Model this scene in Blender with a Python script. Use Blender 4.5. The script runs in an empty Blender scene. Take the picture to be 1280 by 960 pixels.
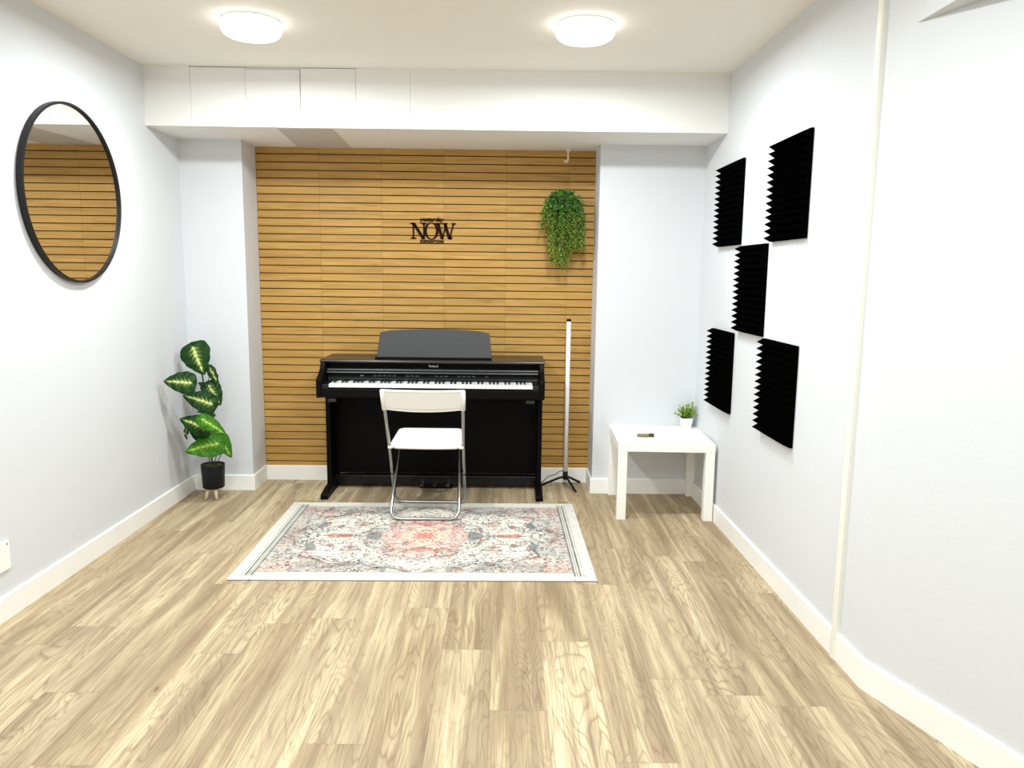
import bpy, bmesh, math, random
import numpy as np
from mathutils import Vector, Matrix

random.seed(7)
RNG = np.random.RandomState(5)
scene = bpy.context.scene
COL = scene.collection
PI = math.pi


# ------------------------------------------------------------------ helpers
def lin(r, g, b):
    f = lambda c: (c / 255) / 12.92 if c / 255 <= 0.04045 else ((c / 255 + 0.055) / 1.055) ** 2.4
    return (f(r), f(g), f(b))


def link(name, bm, mat, parent=None, smooth=False, loc=None, rotz=0.0):
    me = bpy.data.meshes.new(name)
    bmesh.ops.recalc_face_normals(bm, faces=bm.faces[:])
    bm.to_mesh(me)
    bm.free()
    return link_me(name, me, mat, parent, smooth, loc, rotz)


def link_me(name, me, mat, parent=None, smooth=False, loc=None, rotz=0.0):
    if mat is not None:
        me.materials.append(mat)
    if smooth:
        for p in me.polygons:
            p.use_smooth = True
    o = bpy.data.objects.new(name, me)
    COL.objects.link(o)
    if parent is not None:
        o.parent = parent
    if loc is not None:
        o.location = loc
    o.rotation_euler.z = rotz
    return o


def thing(name, label, cat, loc=(0, 0, 0), rotz=0.0, group=None):
    o = bpy.data.objects.new(name, None)
    COL.objects.link(o)
    o.empty_display_size = 0.05
    o.location = loc
    o.rotation_euler.z = rotz
    return tag(o, label, cat, group)


def tag(o, label, cat, group=None):
    o["label"] = label
    o["category"] = cat
    if group:
        o["group"] = group
    return o


def struct(name, bm, mat, smooth=False):
    o = link(name, bm, mat, None, smooth)
    o["kind"] = "structure"
    return o


def copy_thing(root, loc):
    r = root.copy()
    COL.objects.link(r)
    r.location = loc
    for ch in list(root.children):
        c = ch.copy()
        COL.objects.link(c)
        c.parent = r
        for g in list(ch.children):
            d = g.copy()
            COL.objects.link(d)
            d.parent = c
    return r


def box(bm, x0, x1, y0, y1, z0, z1, bev=0.0, seg=1):
    vs = [bm.verts.new((x, y, z)) for x in (x0, x1) for y in (y0, y1) for z in (z0, z1)]
    idx = [(0, 1, 3, 2), (4, 6, 7, 5), (0, 4, 5, 1), (2, 3, 7, 6), (0, 2, 6, 4), (1, 5, 7, 3)]
    fs = [bm.faces.new([vs[i] for i in f]) for f in idx]
    if bev > 0:
        es = list({e for f in fs for e in f.edges})
        bmesh.ops.recalc_face_normals(bm, faces=fs)
        bmesh.ops.bevel(bm, geom=es, offset=bev, segments=seg, affect='EDGES', profile=0.5)
    return bm


def prism(bm, pts, axis, a0, a1, bev=0.0, seg=1):
    """extrude a polygon pts (2-D) along axis (0 x, 1 y, 2 z)"""
    def P(p, a):
        if axis == 0:
            return (a, p[0], p[1])
        if axis == 1:
            return (p[0], a, p[1])
        return (p[0], p[1], a)
    A = [bm.verts.new(P(p, a0)) for p in pts]
    B = [bm.verts.new(P(p, a1)) for p in pts]
    n = len(pts)
    fs = [bm.faces.new(A), bm.faces.new(B[::-1])]
    for i in range(n):
        fs.append(bm.faces.new([A[i], B[i], B[(i + 1) % n], A[(i + 1) % n]]))
    if bev > 0:
        bmesh.ops.recalc_face_normals(bm, faces=fs)
        es = list({e for f in fs for e in f.edges})
        bmesh.ops.bevel(bm, geom=es, offset=bev, segments=seg, affect='EDGES', profile=0.5)
    return bm


def fillet(pts, r, n=5):
    """round the interior corners of a polyline"""
    out = [Vector(pts[0])]
    for i in range(1, len(pts) - 1):
        p = Vector(pts[i])
        a = (Vector(pts[i - 1]) - p)
        b = (Vector(pts[i + 1]) - p)
        d = min(r, a.length * 0.45, b.length * 0.45)
        A = p + a.normalized() * d
        B = p + b.normalized() * d
        for k in range(n + 1):
            t = k / n
            out.append((1 - t) ** 2 * A + 2 * t * (1 - t) * p + t * t * B)
    out.append(Vector(pts[-1]))
    return out


def tube(bm, pts, r, n=10, cap=True, r2=None):
    pts = [Vector(p) for p in pts]
    rings = []
    t0 = (pts[1] - pts[0]).normalized()
    up = Vector((0, 0, 1)) if abs(t0.z) < 0.9 else Vector((0, 1, 0))
    nrm = t0.cross(up).normalized()
    m = len(pts)
    for i, p in enumerate(pts):
        if i == 0:
            t = pts[1] - pts[0]
        elif i == m - 1:
            t = pts[-1] - pts[-2]
        else:
            t = (pts[i + 1] - p).normalized() + (p - pts[i - 1]).normalized()
        t = t.normalized()
        nrm = (nrm - t * nrm.dot(t)).normalized()
        b = t.cross(nrm)
        rr = r if r2 is None else r + (r2 - r) * i / (m - 1)
        rings.append([bm.verts.new(p + (nrm * math.cos(2 * PI * k / n) + b * math.sin(2 * PI * k / n)) * rr)
                      for k in range(n)])
    for i in range(m - 1):
        for k in range(n):
            bm.faces.new([rings[i][k], rings[i][(k + 1) % n], rings[i + 1][(k + 1) % n], rings[i + 1][k]])
    if cap:
        bm.faces.new(rings[0][::-1])
        bm.faces.new(rings[-1])
    return bm


def lathe(bm, prof, n=32, c=(0, 0, 0), cap0=True, cap1=True):
    rings = []
    for r, z in prof:
        rings.append([bm.verts.new((c[0] + r * math.cos(2 * PI * k / n), c[1] + r * math.sin(2 * PI * k / n), c[2] + z))
                      for k in range(n)])
    for i in range(len(prof) - 1):
        for k in range(n):
            bm.faces.new([rings[i][k], rings[i][(k + 1) % n], rings[i + 1][(k + 1) % n], rings[i + 1][k]])
    if cap0:
        bm.faces.new(rings[0][::-1])
    if cap1:
        bm.faces.new(rings[-1])
    return bm


# ------------------------------------------------------------------ materials
class NT:
    def __init__(self, name):
        self.m = bpy.data.materials.new(name)
        self.m.use_nodes = True
        self.t = self.m.node_tree
        self.b = self.t.nodes["Principled BSDF"]

    def n(self, kind, **kw):
        nd = self.t.nodes.new(kind)
        for k, v in kw.items():
            setattr(nd, k, v)
        return nd

    def l(self, a, b):
        self.t.links.new(a, b)

    def math(self, op, a, b=None, c=None):
        nd = self.n("ShaderNodeMath", operation=op)
        for i, v in enumerate((a, b, c)):
            if v is None:
                continue
            if isinstance(v, (int, float)):
                nd.inputs[i].default_value = v
            else:
                self.l(v, nd.inputs[i])
        return nd.outputs[0]

    def mix(self, fac, a, b, mode='MIX'):
        nd = self.n("ShaderNodeMix", data_type='RGBA', blend_type=mode)
        for s, v in ((nd.inputs[0], fac), (nd.inputs[6], a), (nd.inputs[7], b)):
            if isinstance(v, (int, float)):
                s.default_value = v
            elif isinstance(v, tuple):
                s.default_value = (v[0], v[1], v[2], 1)
            else:
                self.l(v, s)
        return nd.outputs[2]

    def ramp(self, fac, stops):
        nd = self.n("ShaderNodeValToRGB")
        els = nd.color_ramp.elements
        while len(els) < len(stops):
            els.new(0.5)
        for e, (p, c) in zip(els, stops):
            e.position = p
            e.color = (c[0], c[1], c[2], 1) if isinstance(c, tuple) else (c, c, c, 1)
        self.l(fac, nd.inputs[0])
        return nd.outputs[0]

    def noise(self, vec, scale, detail=3, rough=0.5, dist=0.0, dims='3D'):
        nd = self.n("ShaderNodeTexNoise", noise_dimensions=dims)
        self.l(vec, nd.inputs["Vector"])
        nd.inputs["Scale"].default_value = scale
        nd.inputs["Detail"].default_value = detail
        nd.inputs["Roughness"].default_value = rough
        nd.inputs["Distortion"].default_value = dist
        return nd.outputs["Fac"]

    def obj(self):
        return self.n("ShaderNodeTexCoord").outputs["Object"]

    def bump(self, h, strength, dist=0.002):
        nd = self.n("ShaderNodeBump")
        nd.inputs["Strength"].default_value = strength
        nd.inputs["Distance"].default_value = dist
        self.l(h, nd.inputs["Height"])
        self.l(nd.outputs[0], self.b.inputs["Normal"])


def plain(name, col, rough=0.5, metal=0.0, vary=0.04, scale=6.0, bump=0.0, bscale=200, spec=0.5, coat=0.0):
    t = NT(name)
    co = t.obj()
    f = t.noise(co, scale, 3)
    lo = tuple(c * (1 - vary) for c in col)
    hi = tuple(min(1, c * (1 + vary)) for c in col)
    t.l(t.mix(f, lo, hi), t.b.inputs["Base Color"])
    t.b.inputs["Roughness"].default_value = rough
    t.b.inputs["Metallic"].default_value = metal
    t.b.inputs["Specular IOR Level"].default_value = spec
    t.b.inputs["Coat Weight"].default_value = coat
    if bump:
        t.bump(t.noise(co, bscale, 4), bump)
    return t.m


def attr_mat(name, rough=0.5, spec=0.4, translucent=0.0, bump=0.0, bscale=300):
    t = NT(name)
    a = t.n("ShaderNodeAttribute", attribute_name="Col")
    t.l(a.outputs["Color"], t.b.inputs["Base Color"])
    t.b.inputs["Roughness"].default_value = rough
    t.b.inputs["Specular IOR Level"].default_value = spec
    if bump:
        t.bump(t.noise(t.obj(), bscale, 2), bump)
    return t.m


def wall_mat(name, col):
    t = NT(name)
    co = t.obj()
    f = t.noise(co, 1.6, 4)
    g = t.noise(co, 45, 5, 0.6)
    c = t.mix(f, tuple(x * 0.975 for x in col), tuple(min(1, x * 1.02) for x in col))
    c = t.mix(t.math('MULTIPLY', g, 0.05), c, tuple(x * 0.8 for x in col))
    t.l(c, t.b.inputs["Base Color"])
    t.b.inputs["Roughness"].default_value = 0.75
    t.b.inputs["Specular IOR Level"].default_value = 0.25
    t.bump(g, 0.25, 0.003)
    return t.m


def floor_mat():
    t = NT("oak_laminate")
    co = t.obj()
    sp = t.n("ShaderNodeSeparateXYZ")
    t.l(co, sp.inputs[0])
    x, y = sp.outputs[0], sp.outputs[1]
    W, L = 0.185, 1.28
    xs = t.math('DIVIDE', t.math('ADD', x, 10.03), W)
    row = t.math('FLOOR', xs)
    rn = t.n("ShaderNodeTexWhiteNoise", noise_dimensions='1D')
    t.l(row, rn.inputs["W"])
    ys = t.math('ADD', t.math('DIVIDE', y, L), t.math('MULTIPLY', rn.outputs["Value"], 7.0))
    colr = t.math('FLOOR', ys)
    cv = t.n("ShaderNodeCombineXYZ")
    t.l(row, cv.inputs[0])
    t.l(colr, cv.inputs[1])
    pid = t.n("ShaderNodeTexWhiteNoise", noise_dimensions='3D')
    t.l(cv.outputs[0], pid.inputs["Vector"])
    seed = pid.outputs["Value"]
    # per plank shifted grain coordinates
    gx = t.math('ADD', x, t.math('MULTIPLY', seed, 37.0))
    gy = t.math('ADD', y, t.math('MULTIPLY', seed, 91.0))
    gv = t.n("ShaderNodeCombineXYZ")
    t.l(t.math('MULTIPLY', gx, 7.0), gv.inputs[0])
    t.l(t.math('MULTIPLY', gy, 1.15), gv.inputs[1])
    t.l(t.math('MULTIPLY', seed, 50.0), gv.inputs[2])
    n1 = t.noise(gv.outputs[0], 1.0, 2.5, 0.45, 0.35)
    rings = t.math('FRACT', t.math('MULTIPLY', n1, 24.0))
    ringl = t.ramp(rings, [(0.0, 0.0), (0.14, 0.7), (0.45, 1.0), (0.86, 0.85), (0.97, 0.15), (1.0, 0.0)])
    # fine pores
    fv = t.n("ShaderNodeCombineXYZ")
    t.l(t.math('MULTIPLY', gx, 170.0), fv.inputs[0])
    t.l(t.math('MULTIPLY', gy, 4.0), fv.inputs[1])
    fine = t.noise(fv.outputs[0], 1.0, 3, 0.6, 0.3)
    # broad streaks
    sv = t.n("ShaderNodeCombineXYZ")
    t.l(t.math('MULTIPLY', gx, 16.0), sv.inputs[0])
    t.l(t.math('MULTIPLY', gy, 0.9), sv.inputs[1])
    t.l(seed, sv.inputs[2])
    broad = t.noise(sv.outputs[0], 1.0, 2, 0.5, 0.6)
    base = t.ramp(broad, [(0.28, lin(150, 134, 110)), (0.44, lin(175, 159, 133)), (0.56, lin(194, 179, 150)), (0.70, lin(217, 203, 173))])
    plank = t.ramp(seed, [(0.0, lin(226, 216, 202)), (0.5, lin(242, 236, 226)), (1.0, lin(255, 252, 243))])
    base = t.mix(0.85, base, plank, 'MULTIPLY')
    gmask = t.noise(gv.outputs[0], 0.55, 1, 0.5)
    gm = t.math('MULTIPLY', t.math('SUBTRACT', 1.0, ringl), t.ramp(gmask, [(0.36, 0.15), (0.6, 0.62)]))
    base = t.mix(gm, base, lin(118, 97, 74))
    base = t.mix(t.ramp(fine, [(0.36, 0.55), (0.52, 0.0)]), base, lin(128, 103, 78))
    # knots
    kv = t.n("ShaderNodeCombineXYZ")
    t.l(t.math('MULTIPLY', gx, 5.0), kv.inputs[0])
    t.l(t.math('MULTIPLY', gy, 1.9), kv.inputs[1])
    vo = t.n("ShaderNodeTexVoronoi", feature='F1')
    t.l(kv.outputs[0], vo.inputs["Vector"])
    vo.inputs["Scale"].default_value = 1.0
    kn = t.ramp(vo.outputs["Distance"], [(0.0, 1.0), (0.028, 0.85), (0.05, 0.15), (0.075, 0.3), (0.1, 0.0)])
    base = t.mix(t.math('MULTIPLY', kn, 0.75), base, lin(92, 70, 52))
    # seams
    fx = t.math('FRACT', xs)
    fy = t.math('FRACT', ys)
    ex = t.math('MINIMUM', fx, t.math('SUBTRACT', 1.0, fx))
    ey = t.math('MINIMUM', fy, t.math('SUBTRACT', 1.0, fy))
    sx = t.math('LESS_THAN', ex, 0.0055)
    sy = t.math('LESS_THAN', ey, 0.0012)
    seam = t.math('MAXIMUM', sx, sy)
    base = t.mix(t.math('MULTIPLY', seam, 0.38), base, lin(110, 90, 70))
    t.l(base, t.b.inputs["Base Color"])
    t.b.inputs["Roughness"].default_value = 0.55
    t.b.inputs["Specular IOR Level"].default_value = 0.3
    t.bump(t.math('SUBTRACT', fine, t.math('MULTIPLY', seam, 0.8)), 0.12, 0.001)
    return t.m


def slat_mat():
    t = NT("slat_wood")
    co = t.obj()
    sp = t.n("ShaderNodeSeparateXYZ")
    t.l(co, sp.inputs[0])
    x, z = sp.outputs[0], sp.outputs[2]
    row = t.math('FLOOR', t.math('DIVIDE', t.math('SUBTRACT', z, 0.0770), 0.0502))
    tl = t.math('FLOOR', t.math('DIVIDE', t.math('ADD', x, 1.609), 0.4005))
    cv = t.n("ShaderNodeCombineXYZ")
    t.l(row, cv.inputs[0])
    t.l(tl, cv.inputs[1])
    w = t.n("ShaderNodeTexWhiteNoise", noise_dimensions='3D')
    t.l(cv.outputs[0], w.inputs["Vector"])
    s = w.outputs["Value"]
    gv = t.n("ShaderNodeCombineXYZ")
    t.l(t.math('ADD', t.math('MULTIPLY', x, 3.2), t.math('MULTIPLY', s, 40.0)), gv.inputs[0])
    t.l(t.math('MULTIPLY', z, 55.0), gv.inputs[1])
    t.l(t.math('MULTIPLY', s, 9.0), gv.inputs[2])
    n1 = t.noise(gv.outputs[0], 1.0, 4, 0.55, 0.9)
    base = t.ramp(n1, [(0.18, lin(136, 97, 42)), (0.36, lin(174, 133, 68)), (0.55, lin(186, 145, 78)), (0.8, lin(198, 158, 90))])
    tone = t.ramp(s, [(0.0, 0.88), (0.5, 0.96), (1.0, 1.0)])
    base = t.mix(1.0, base, tone, 'MULTIPLY')
    # faint vertical tile joint
    fx = t.math('FRACT', t.math('DIVIDE', t.math('ADD', x, 1.609), 0.4005))
    ex = t.math('MINIMUM', fx, t.math('SUBTRACT', 1.0, fx))
    base = t.mix(t.math('MULTIPLY', t.math('LESS_THAN', ex, 0.0035), 0.45), base, lin(110, 72, 30))
    t.l(base, t.b.inputs["Base Color"])
    t.b.inputs["Roughness"].default_value = 0.55
    t.b.inputs["Specular IOR Level"].default_value = 0.3
    t.bump(n1, 0.15, 0.002)
    return t.m


def light_wood(name, a, b):
    t = NT(name)
    mp = t.n("ShaderNodeMapping")
    t.l(t.obj(), mp.inputs[0])
    mp.inputs["Scale"].default_value = (60, 60, 8)
    n1 = t.noise(mp.outputs[0], 1.0, 3, 0.5, 0.5)
    t.l(t.mix(n1, a, b), t.b.inputs["Base Color"])
    t.b.inputs["Roughness"].default_value = 0.5
    return t.m


def emit(name, col, strength):
    t = NT(name)
    t.b.inputs["Base Color"].default_value = (0.9, 0.9, 0.9, 1)
    t.b.inputs["Emission Color"].default_value = (*col, 1)
    t.b.inputs["Emission Strength"].default_value = strength
    return t.m


LAMP = 4.0
M = dict(
    wall=wall_mat("pale_grey_wall_paint", (0.65, 0.665, 0.69)),
    ceiling=wall_mat("ceiling_paint", (0.86, 0.84, 0.775)),
    beam=wall_mat("beam_paint", (0.82, 0.815, 0.80)),
    patch=wall_mat("grey_patch_paint", (0.56, 0.545, 0.51)),
    white=plain("white_trim", (0.87, 0.865, 0.83), 0.4, vary=0.02, bump=0.03),
    cream=plain("cream_plastic", (0.79, 0.78, 0.70), 0.45, vary=0.03),
    floor=floor_mat(),
    slat=slat_mat(),
    groove=plain("groove_brown", lin(48, 27, 4), 0.8),
    black=plain("black_satin", (0.0035, 0.003, 0.003), 0.45, vary=0.2, bump=0.02, spec=0.07),
    blackedge=plain("black_gloss", (0.005, 0.0045, 0.005), 0.25, vary=0.2, spec=0.35),
    restgrey=plain("charcoal_rest", (0.032, 0.032, 0.034), 0.6, vary=0.15, bump=0.05),
    panelgrey=plain("dark_control_panel", (0.008, 0.008, 0.009), 0.35, vary=0.15, spec=0.3),
    greybutton=plain("grey_button", (0.10, 0.10, 0.10), 0.4),
    ivory=plain("white_key", (0.86, 0.86, 0.84), 0.25, vary=0.02),
    brass=plain("dull_brass", (0.22, 0.16, 0.09), 0.35, metal=0.9),
    silver=plain("silver_lettering", (0.75, 0.75, 0.75), 0.4),
    chrome=plain("steel_tube", (0.40, 0.40, 0.395), 0.24, metal=1.0, vary=0.05),
    chairwhite=plain("white_plastic", (0.88, 0.875, 0.84), 0.4, vary=0.01),
    tablewhite=plain("white_lacquer", (0.89, 0.885, 0.84), 0.35, vary=0.01),
    foam=plain("black_foam", (0.0012, 0.0012, 0.0012), 1.0, vary=0.3, spec=0.0),
    mirror=plain("mirror_glass", (0.80, 0.80, 0.79), 0.0, metal=1.0, vary=0.0),
    blackmetal=plain("black_metal", (0.006, 0.0055, 0.0055), 0.45, vary=0.1, spec=0.3),
    signblack=plain("sign_black", lin(34, 14, 8), 0.7, spec=0.08),
    lampwhite=plain("white_diffuser_tube", (0.88, 0.85, 0.84), 0.4, vary=0.01),
    pot=plain("black_pot", (0.006, 0.008, 0.012), 0.5, vary=0.2, spec=0.3),
    moss=plain("moss", lin(70, 84, 24), 0.95, vary=0.5, scale=120, bump=0.9, bscale=220),
    legwood=light_wood("beech_leg", lin(205, 182, 145), lin(232, 212, 178)),
    leaf=attr_mat("variegated_leaf", 0.5, 0.18),
    leaf2=attr_mat("small_leaf", 0.5, 0.35),
    stem=plain("green_stem", lin(40, 74, 22), 0.5, vary=0.2, scale=40),
    whitepot=plain("white_ceramic", (0.87, 0.87, 0.86), 0.3, vary=0.01),
    soil=plain("soil", (0.04, 0.028, 0.018), 0.95, vary=0.4, scale=90),
    hook=plain("cream_hook", lin(226, 205, 175), 0.45),
    string=plain("jute_string", lin(150, 118, 66), 0.9),
    brown=plain("brown_wood", lin(128, 112, 74), 0.6, vary=0.45, scale=70, bump=0.4, bscale=120),
    darkbrown=plain("dark_brown_wood", lin(66, 54, 32), 0.6, vary=0.3, scale=60),
    cable=plain("black_cable", (0.015, 0.015, 0.016), 0.5),
    rug=attr_mat("printed_rug", 0.9, 0.1, bump=0.25, bscale=500),
    diffuser=emit("lit_diffuser", (1.0, 0.985, 0.955), LAMP),
)

# ------------------------------------------------------------------ room
H, XL0, XR0 = 2.4924, -1.9888, 1.2022
YB, ZB, YP, YW, P1, P2 = 4.3684, 2.1769, 4.7831, 5.0509, -1.6114, 0.5631
AL, AR = 0.0024, -0.0148
YF = -3.0
BB, BT = 0.0985, 0.012
KY = 2.447


def XL(y):
    return XL0 + AL * (y - 5)


def XR(y):
    return XR0 + AR * (y - 5)


KX = XR(KY)
AX, AY = KX + 0.355 * (KY - 0.3), 0.3     # far end of the turned wall

bm = bmesh.new()
prism(bm, [(XL(YF) - .1, YF - .1), (AX + .15, YF - .1), (AX + .15, 0.3), (KX + .15, KY), (XR(YW) + .1, YW + .1), (XL(YW) - .1, YW + .1)], 2, -0.1, 0.0)
struct("floor", bm, M['floor'])
bm = bmesh.new()
prism(bm, [(XL(YF) - .1, YF - .1), (AX + .15, YF - .1), (AX + .15, 0.3), (KX + .15, KY), (XR(YW) + .1, YW + .1), (XL(YW) - .1, YW + .1)], 2, H, H + 0.1)
struct("ceiling", bm, M['ceiling'])

bm = bmesh.new()
prism(bm, [(XL(YF), YF), (XL(YW), YW + .1), (XL(YW) - .1, YW + .1), (XL(YF) - .1, YF)], 2, 0, H)
struct("wall_left", bm, M['wall'])
# right wall: straight run, then turned outwards under a lintel that carries the straight line on
bm = bmesh.new()
prism(bm, [(XR(YW), YW + .1), (KX, KY), (AX, AY), (AX, YF), (AX + .1, YF), (AX + .1, AY), (KX + .1, KY), (XR(YW) + .1, YW + .1)], 2, 0, H)
struct("wall_right", bm, M['wall'])
bm = bmesh.new()
prism(bm, [(KX - 0.0005, KY + 0.0), (XR(AY), AY), (XR(YF), YF), (AX, YF), (AX, AY)], 2, 2.165, H)
struct("wall_right_lintel", bm, M['wall'])
bm = bmesh.new()
box(bm, XL(YF) - .1, AX + .1, YF - .1, YF, 0, H)
struct("wall_front", bm, M['wall'])
# pillars flanking the alcove
bm = bmesh.new()
box(bm, XL(YP) - .02, P1, YP, YW + .1, 0, ZB)
struct("wall_alcove_left", bm, M['wall'])
bm = bmesh.new()
box(bm, P2, XR(YP) + .02, YP, YW + .1, 0, ZB)
struct("wall_alcove_right", bm, M['wall'])
# ceiling beam with cladding boards
bm = bmesh.new()
box(bm, XL(YB) - .02, XR(YB) + .02, YB + 0.014, YW + .1, ZB, H)
struct("trim_beam", bm, M['beam'])
bm = bmesh.new()
for x0, x1, zt in ((XL(YB) - .02, -1.7375, H), (-1.7360, -1.4390, H - .006), (-1.4375, -1.1410, H - .013), (-1.1350, -0.8360, H - .004), (-.8345, -.5395, H), (-.5385, XR(YB) + .02, H)):
    box(bm, x0, x1, YB, YB + .016, ZB, zt, 0.0006)
struct("trim_1", bm, M['beam'])
bm = bmesh.new()
prism(bm, [(-1.275, YB + .008), (-.972, YB + .008), (-1.0, YW), (-1.335, YW)], 2, ZB - 0.003, ZB + .002)
struct("trim_2", bm, M['patch'])

# slatted back wall
bm = bmesh.new()
box(bm, P1 - .02, P2 + .02, YW, YW + .1, 0, ZB)
wb = struct("wall_back", bm, M['groove'])
bm = bmesh.new()
k = 0
z0 = 0.0770
while True:
    a, b = z0 + 0.0502 * k + 0.0031, z0 + 0.0502 * (k + 1) - 0.0031
    k += 1
    if a > ZB - .004:
        break
    a, b = max(a, 0.08), min(b, ZB)
    if b - a < 0.006:
        continue
    box(bm, P1, P2, YW - 0.009, YW + .001, a, b, 0.0008)
sl = link("slat_panelling", bm, M['slat'], wb)

# baseboards
def skirting(name, pts, inward, hgt=BB):
    """pts: wall line; inward: offset side"""
    bm = bmesh.new()
    n = len(pts)
    off = []
    for i in range(n):
        d = []
        if i > 0:
            d.append((Vector(pts[i]) - Vector(pts[i - 1])).normalized())
        if i < n - 1:
            d.append((Vector(pts[i + 1]) - Vector(pts[i])).normalized())
        nr = [Vector((-q.y, q.x)) * inward for q in d]
        if len(nr) == 2:
            m = (nr[0] + nr[1])
            m = m / m.length_squared * 2
        else:
            m = nr[0]
        off.append(m)
    prof = [(0, 0), (BT, 0), (BT, hgt - 0.004), (BT - .004, hgt), (0, hgt)]
    rings = []
    for i in range(n):
        rings.append([bm.verts.new((pts[i][0] + off[i].x * a, pts[i][1] + off[i].y * a, z)) for a, z in prof])
    for i in range(n - 1):
        for k in range(5):
            bm.faces.new([rings[i][k], rings[i][(k + 1) % 5], rings[i + 1][(k + 1) % 5], rings[i + 1][k]])
    bm.faces.new(rings[0])
    bm.faces.new(rings[-1][::-1])
    return struct(name, bm, M['white'])


PY0, PY1 = 2.640, 2.676
skirting("baseboard_left", [(XL(YF), YF), (XL(YP), YP)], -1)
skirting("baseboard_back", [(XL(YP), YP), (P1, YP), (P1, YW - .009), (P2, YW - .009), (P2, YP), (XR(YP), YP)], -1)
skirting("baseboard_right", [(XR(YP), YP), (XR(PY1), PY1)], -1)
skirting("baseboard_right_near", [(XR(PY0), PY0), (KX, KY), (AX, AY), (AX, YF)], -1, 0.104)
# vertical cover strip on the right wall
bm = bmesh.new()
xp = XR(2.66)
prism(bm, [(xp + .002, PY0), (xp - .013, PY0), (xp - .017, PY0 + .006), (xp - .017, PY1 - .006), (xp - .013, PY1), (xp + .002, PY1)], 2, 0, H)
struct("trim_3", bm, M['cream'])


# ------------------------------------------------------------------ ceiling lamps
LCOL = (0.925, 0.985, 1.0)
LP = 33.0


def lamp_source(x, y, z, power=1.0):
    ld = bpy.data.lights.new("lamp_source", 'AREA')
    ld.shape = 'DISK'
    ld.size = 0.215
    ld.energy = LP * power
    ld.color = LCOL
    ld.spread = PI
    lo = bpy.data.objects.new("lamp_source", ld)
    lo.location = (x, y, z)
    COL.objects.link(lo)


def ceiling_light(loc, label):
    """shallow round surface lamp: opal drum whose underside gives the light"""
    t = thing("ceiling_light", label, "ceiling light", loc, group="round ceiling lights")
    bm = bmesh.new()
    lathe(bm, [(0.126, 0.0), (0.128, -0.003), (0.128, -0.007), (0.126, -0.009)], 48, cap0=False, cap1=True)
    link("trim_ring", bm, M['chairwhite'], t, True)
    bm = bmesh.new()
    prof = [(0.118, -0.0085), (0.127, -0.018), (0.131, -0.032), (0.129, -0.046), (0.121, -0.058), (0.108, -0.066)]
    lathe(bm, prof, 48, cap0=False, cap1=True)
    link("diffuser", bm, M['diffuser'], t, True)
    lamp_source(loc[0], loc[1], loc[2] - 0.0668)
    return t


ceiling_light((-1.145, 3.59, H), "round lit ceiling light at the left, above the mirror side of the room")
ceiling_light((0.336, 3.57, H), "round lit ceiling light at the right, above the side with black foam panels")
# the rest of the ceiling grid lies behind the viewpoint
for x in (-1.147, 0.337):
    for y in (1.75, -0.1, -1.95):
        lamp_source(x, y, H - 0.0668, 0.78 if y > 1 else 0.6)

# ------------------------------------------------------------------ mirror
t = thing("round_mirror", "large round black-framed mirror hanging on the left wall", "mirror", (XL(3.6), 3.592, 1.730))
R = 0.400
bm = bmesh.new()
n = 96
prof = [(R - .012, 0.001), (R - .002, 0.001), (R, 0.003), (R, 0.027), (R - .002, 0.029), (R - .009, 0.029), (R - .011, 0.027), (R - .011, 0.016)]
rings = [[bm.verts.new((x, r * math.cos(2 * PI * k / n), r * math.sin(2 * PI * k / n))) for k in range(n)] for r, x in prof]
for i in range(len(prof)):
    j = (i + 1) % len(prof)
    for k in range(n):
        bm.faces.new([rings[i][k], rings[i][(k + 1) % n], rings[j][(k + 1) % n], rings[j][k]])
link("frame", bm, M['blackmetal'], t, False)
bm = bmesh.new()
A = [bm.verts.new((0.018, (R - .0105) * math.cos(2 * PI * k / n), (R - .0105) * math.sin(2 * PI * k / n))) for k in range(n)]
bm.faces.new(A)
A2 = [bm.verts.new((0.012, v.co.y, v.co.z)) for v in A]
bm.faces.new(A2[::-1])
for k in range(n):
    bm.faces.new([A[k], A2[k], A2[(k + 1) % n], A[(k + 1) % n]])
link("mirror_glass", bm, M['mirror'], t)

# wall cover plate low on the left wall
t = thing("socket_cover", "white square socket cover low on the left wall, cut by the picture edge", "socket cover", (XL(2.9), 2.885, 0.258))
bm = bmesh.new()
box(bm, 0, 0.009, -0.075, 0.075, -0.06, 0.06, 0.003, 2)
link("plate", bm, M['chairwhite'], t)
for yy in (-0.058, 0.058):
    bm = bmesh.new()
    tube(bm, [(0.008, yy, 0.045), (0.0105, yy, 0.045)], 0.004, 12)
    link("screw", bm, M['chrome'], t)

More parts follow.
